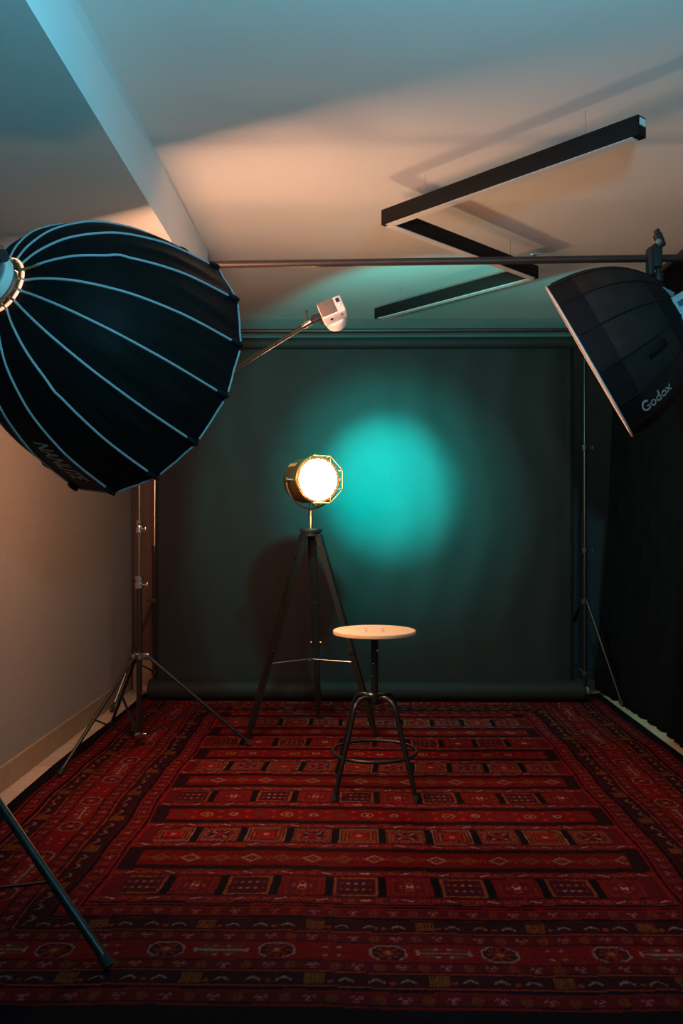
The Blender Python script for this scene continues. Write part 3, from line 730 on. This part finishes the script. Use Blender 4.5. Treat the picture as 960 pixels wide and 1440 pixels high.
# ------------------------------------------------------------------ tripod lamp
P = V((-.262, 4.82, 1.368)); azl = math.radians(29); AL = V((math.sin(azl), -math.cos(azl), 0)); SL = V((math.cos(azl), math.sin(azl), 0))
tl = thing('floor_lamp', 'brass searchlight floor lamp glowing white on a black wooden tripod', 'floor lamp', (-.243, 4.82, 0))
r = .122; b0 = P - AL * .115; L = .195
hs = MB().lathe([(0, -.012), (.05, -.012), (r * .82, -.004), (r * .97, .012), (r, .03), (r, L - .012), (r + .004, L - .010), (r + .004, L), (r - .005, L), (r - .006, .03), (0, .02)], b0, AL, 64)
house = hs.build('lamp_housing', 'brass', tl)
MB().lathe([(r - .012, 0), (r + .007, 0), (r + .008, .008), (r + .002, .014), (r - .012, .012), (r - .012, 0)], b0 + AL * (L - .004), AL, 64).build('front_bezel', 'brass_b', tl)
M['bulb'] = emit('lamp_glow', (1.0, .58, .31), 105.0)
gl = MB().lathe([(r - .006, 0), (r * .93, .010), (r * .82, .021), (r * .62, .032), (r * .35, .039), (0, .042)], b0 + AL * (L - .004), AL, 48).build('glass', 'bulb', tl)
MB().lathe([(r - .014, -.004), (r - .004, -.004), (r - .004, .003), (r - .014, .003)], b0 + AL * (L - .03), AL, 48).build('glass_gasket', 'brass', house)
UPZ = V((0, 0, 1))
for i in range(5):     # lit cooling slots near the top on the left side
    th = math.radians(43); dd = UPZ * math.sin(th) - SL * math.cos(th); tg = UPZ * math.cos(th) + SL * math.sin(th)
    if i == 4: break
    MB().bar(b0 + AL * (.035 + .024 * i) + dd * (r - .0002) - tg * .011, b0 + AL * (.035 + .024 * i) + dd * (r - .0002) + tg * .011, .0055, .003, AL).build('vent_slot', emit('vent_glow', (1, .42, .08), .9, .03) if i == 0 else bpy.data.materials['vent_glow'], house)
# yoke, pivot knobs
ry = .146
yk = [P - SL * ry + UPZ * .0]
pts = [P + SL * ry * math.cos(t) + UPZ * ry * math.sin(t) * 1.06 for t in [PI + PI * i / 36 for i in range(37)]]
MB().tube(pts, .0048, 10).build('yoke', 'brass', tl)
for s in (-1, 1):
    MB().lathe([(0, 0), (.008, 0), (.008, .022), (.014, .024), (.014, .034), (.006, .037), (0, .037)], P + SL * s * (r - .002), SL * s, 20).build('pivot_knob', 'chrome', tl)
# wire cage
cf = b0 + AL * (L + .048); oc = []
ro = r * 1.12
cg = MB()
oct_ = [cf + SL * ro * math.cos(PI / 8 + k * PI / 4) + UPZ * ro * math.sin(PI / 8 + k * PI / 4) for k in range(8)]
base_ = [b0 + AL * (L + .004) + (p - cf) * .97 for p in oct_]
for k in range(8):
    cg.tube([oct_[k], oct_[(k + 1) % 8]], .0021, 8)
for s in (-1, 1):
    q = ro * .38 * s; e = ro * .924
    cg.tube([cf + SL * q - UPZ * e, cf + SL * q * 1.1 + AL * .012, cf + SL * q + UPZ * e], .0021, 8)
    cg.tube([cf + UPZ * q - SL * e, cf + UPZ * q * 1.1 + AL * .012, cf + UPZ * q + SL * e], .0021, 8)
    for s2 in (-1, 1):
        cg.tube([cf + SL * e * s + UPZ * q * s2 * s, b0 + AL * (L - .02) + (SL * .92 * s + UPZ * .38 * s2 * s) * (r + .003)], .0021, 8)
        cg.tube([cf + UPZ * e * s + SL * q * s2 * s, b0 + AL * (L - .02) + (UPZ * .92 * s + SL * .38 * s2 * s) * (r + .003)], .0021, 8)
M['cage'] = mat('dark_brass_wire', (.22, .12, .045), .55, metal=.8)
cg.build('wire_cage', 'cage', tl)
FL = Matrix((AL, SL, UPZ)).transposed()
MB().box(b0 + AL * (L - .012) + UPZ * (r + .008), (.028, .044, .014), FL, bev=.003).build('top_latch', 'brass_b', tl)
MB().box(b0 + AL * (L - .012) - UPZ * (r + .012), (.03, .034, .018), FL, bev=.003).build('bottom_latch', 'brass', tl)
MB().box(b0 + AL * (L - .0) + SL * (r + .012), (.02, .008, .018), FL, bev=.002).build('side_catch', 'brass_b', tl)
MB().tube([b0 + AL * .10 - UPZ * (r - .004), b0 + AL * .09 - UPZ * (r + .03), P - UPZ * .215 - SL * .018], .0022, 8).build('power_cord', 'black_plastic', tl)
PX, PY = P.x, P.y
MB().lathe([(0, 1.105), (.011, 1.105), (.011, 1.175), (.007, 1.185), (.006, 1.203), (0, 1.203)], (PX, PY, 0), seg=24).build('copper_post', 'copper', tl)
MB().lathe([(0, 1.060), (.040, 1.060), (.048, 1.066), (.050, 1.085), (.060, 1.088), (.062, 1.100), (.058, 1.106), (.012, 1.108), (0, 1.108)], (PX, PY, 0), seg=40).build('top_plate', 'black_plastic', tl)
feet = [V((-.583, 4.631, .012)), V((-.233, 5.104, .012)), V((.087, 4.719, .012))]
cen = V((PX, PY, 0))
mids = []
for k, f in enumerate(feet):
    d = (V((f.x, f.y, 0)) - cen).normalized(); s_ = V((-d.y, d.x, 0))
    top = V((PX, PY, 1.075)) + d * .042
    f = V((f.x, f.y, .010))
    lg = MB()
    for q in (-1, 1):
        lg.bar(top + s_ * q * .019, top.lerp(f, .60) + s_ * q * .017, .030, .010, d)
    lg.bar(top.lerp(f, .0), top.lerp(f, .12), .028, .026, d)
    lo = lg.build('upper_leg', 'dark_wood', tl, smooth=0)
    MB().bar(top.lerp(f, .36), top.lerp(f, .93), .026, .029, d, w2=.030).bar(top.lerp(f, .93), f, .030, .022, d, w2=.012).build('lower_leg', 'dark_wood', tl, smooth=0)
    m = top.lerp(f, .575)
    MB().tube([m - s_ * .030, m + s_ * .030], .006, 12).box(m, (.012, .03, .034), Matrix.Rotation(math.atan2(d.y, d.x), 3, 'Z'), bev=.002).build('leg_clamp', 'brass_b' if k == 1 else 'bolt', lo)
    MB().tube([top.lerp(f, .05) - s_ * .027, top.lerp(f, .05) + s_ * .027], .006, 12).build('hinge_bolt', 'bolt', lo)
    mids.append(top.lerp(f, .64))
cm = V((PX, PY, mids[0].z + .005))
cn = MB()
for m in mids: cn.tube([cm, m], .0024, 8)
cn.lathe([(0, -.006), (.012, -.006), (.012, .006), (0, .006)], cm); cn.build('leg_spreader', 'chrome', tl)

# ------------------------------------------------------------------ stool
SX, SY = .065, 3.806
st = thing('stool', 'round pale wood seat stool on black tubular legs, standing on the rug', 'stool', (SX, SY, 0))
H = .688
MB().lathe([(0, H - .019), (.172, H - .019), (.177, H - .015), (.178, H - .004), (.174, H), (0, H)], (SX, SY, 0), seg=72).build('seat', 'seat', st)
for q in ((-.036, .036), (.036, .036), (-.036, -.036), (.036, -.036)):
    MB().lathe([(0, 0), (.007, 0), (.0065, .0012), (0, .0014)], (SX + q[0], SY + q[1], H - .0002), seg=16).build('seat_bolt', 'bolt', st)
MB().lathe([(0, H - .0195), (.062, H - .0195), (.062, H - .024), (.02, H - .032), (0, H - .032)], (SX, SY, 0), seg=32).build('seat_plate', 'black_metal', st)
MB().tube([(SX, SY, .37), (SX, SY, H - .025)], .0155, 24).build('post', 'black_metal', st)
MB().lathe([(.016, .375), (.030, .375), (.032, .385), (.030, .415), (.02, .42), (.016, .42)], (SX, SY, 0), seg=24).build('hub', 'black_metal', st)
for q in range(4):
    b = MB().lathe([(0, 0), (.004, 0), (.0045, .003), (0, .004)], (SX + .013 * math.cos(q * PI / 2 + .5), SY - .013, .60 - q * .055), (0, -1, 0), 12)
    if q < 3: b.build('height_pin', 'chrome', st)
def leg_pts(dx, dy):
    out = []; d = V((dx, dy, 0)).normalized()
    ctrl = [(0.024, .396), (.05, .402), (.072, .402), (.098, .394), (.118, .372), (.131, .335), (.140, .30), (.236, .018)]
    P_ = [V(c) for c in ctrl]; P_ = [P_[0]] + P_ + [P_[-1]]
    for i in range(len(P_) - 3):
        if i == len(P_) - 4: seg = 2
        else: seg = 5
        for k in range(seg):
            t = k / seg; a, b, c, e = P_[i:i + 4]
            if seg == 2: p = b.lerp(c, t)
            else: p = .5 * ((2 * b) + (c - a) * t + (2 * a - 5 * b + 4 * c - e) * t * t + (3 * b - a - 3 * c + e) * t ** 3) if i < 5 else b.lerp(c, t)
            out.append(V((SX, SY, p.y)) + d * p.x)
    p = P_[-2]; out.append(V((SX, SY, p.y)) + d * p.x); return out
for dx, dy in ((-1, -1), (1, -1), (1, 1), (-1, 1)):
    pp = leg_pts(dx, dy); lg = MB().tube(pp, .0098, 16).build('leg', 'black_metal', st)
    e = pp[-1]; MB().lathe([(0, -.0105), (.012, -.010), (.0125, .012), (.0095, .016)], e, seg=20).build('rubber_foot', 'rubber', lg)
MB().tube(arc((SX, SY, .170), .179, 0, 2 * PI, (1, 0, 0), (0, 1, 0), 72)[:-1], .0068, 12, closed=True).build('foot_ring', 'black_metal', st)

# ------------------------------------------------------------------ lights
def spot(name, loc, to, col, power, half, blend, rad):
    l = bpy.data.lights.new(name, 'SPOT'); l.color = col; l.energy = power; l.spot_size = math.radians(half * 2)
    l.spot_blend = blend; l.shadow_soft_size = rad
    o = bpy.data.objects.new(name, l); COL.objects.link(o); o.location = loc
    o.rotation_euler = (V(to) - V(loc)).to_track_quat('-Z', 'Y').to_euler(); return o
lens = DC + dn * .095 - e2 * .012
TEAL = (.0, .86, .76)
spot('teal_beam', lens, TGT, TEAL, 3000, 15.5, 1.0, .05)
spot('teal_halo', lens, TGT, TEAL, 540, 27, 1.0, .05)
spot('teal_spill', lens, (.52, 5.65, 1.42), TEAL, 105, 50, .2, .03)
bl = bpy.data.lights.new('blue_studio_light', 'AREA'); bl.shape = 'DISK'; bl.size = .16; bl.energy = 56; bl.color = (.15, .70, .97)
bo = bpy.data.objects.new('blue_studio_light', bl); COL.objects.link(bo); bo.location = (.42, .65, 1.92)
bo.rotation_euler = (V((-.10, 1.95, 4.1)) - bo.location).to_track_quat('-Z', 'Y').to_euler()
w = bpy.data.worlds.new('World'); SC.world = w; w.use_nodes = True
w.node_tree.nodes['Background'].inputs[0].default_value = (0, 0, 0, 1)

# ------------------------------------------------------------------ camera
cam = bpy.data.cameras.new('camera'); co = bpy.data.objects.new('camera', cam); COL.objects.link(co)
cam.sensor_fit = 'VERTICAL'; cam.sensor_height = 36; cam.lens = 36 * 1250 / 1440
yaw = math.atan(25 / 1250); pit = math.atan(4 / 1250)
co.location = (0, 0, 1.18); co.rotation_euler = (PI / 2 + pit, 0, yaw)
cam.clip_start = .05; SC.camera = co
SC.view_settings.view_transform = 'Standard'; SC.view_settings.look = 'None'
SC.view_settings.gamma = 1; SC.view_settings.exposure = 0; SC.view_settings.use_curve_mapping = False
SC.cycles.use_denoising = True
SC.cycles.sample_clamp_indirect = 6
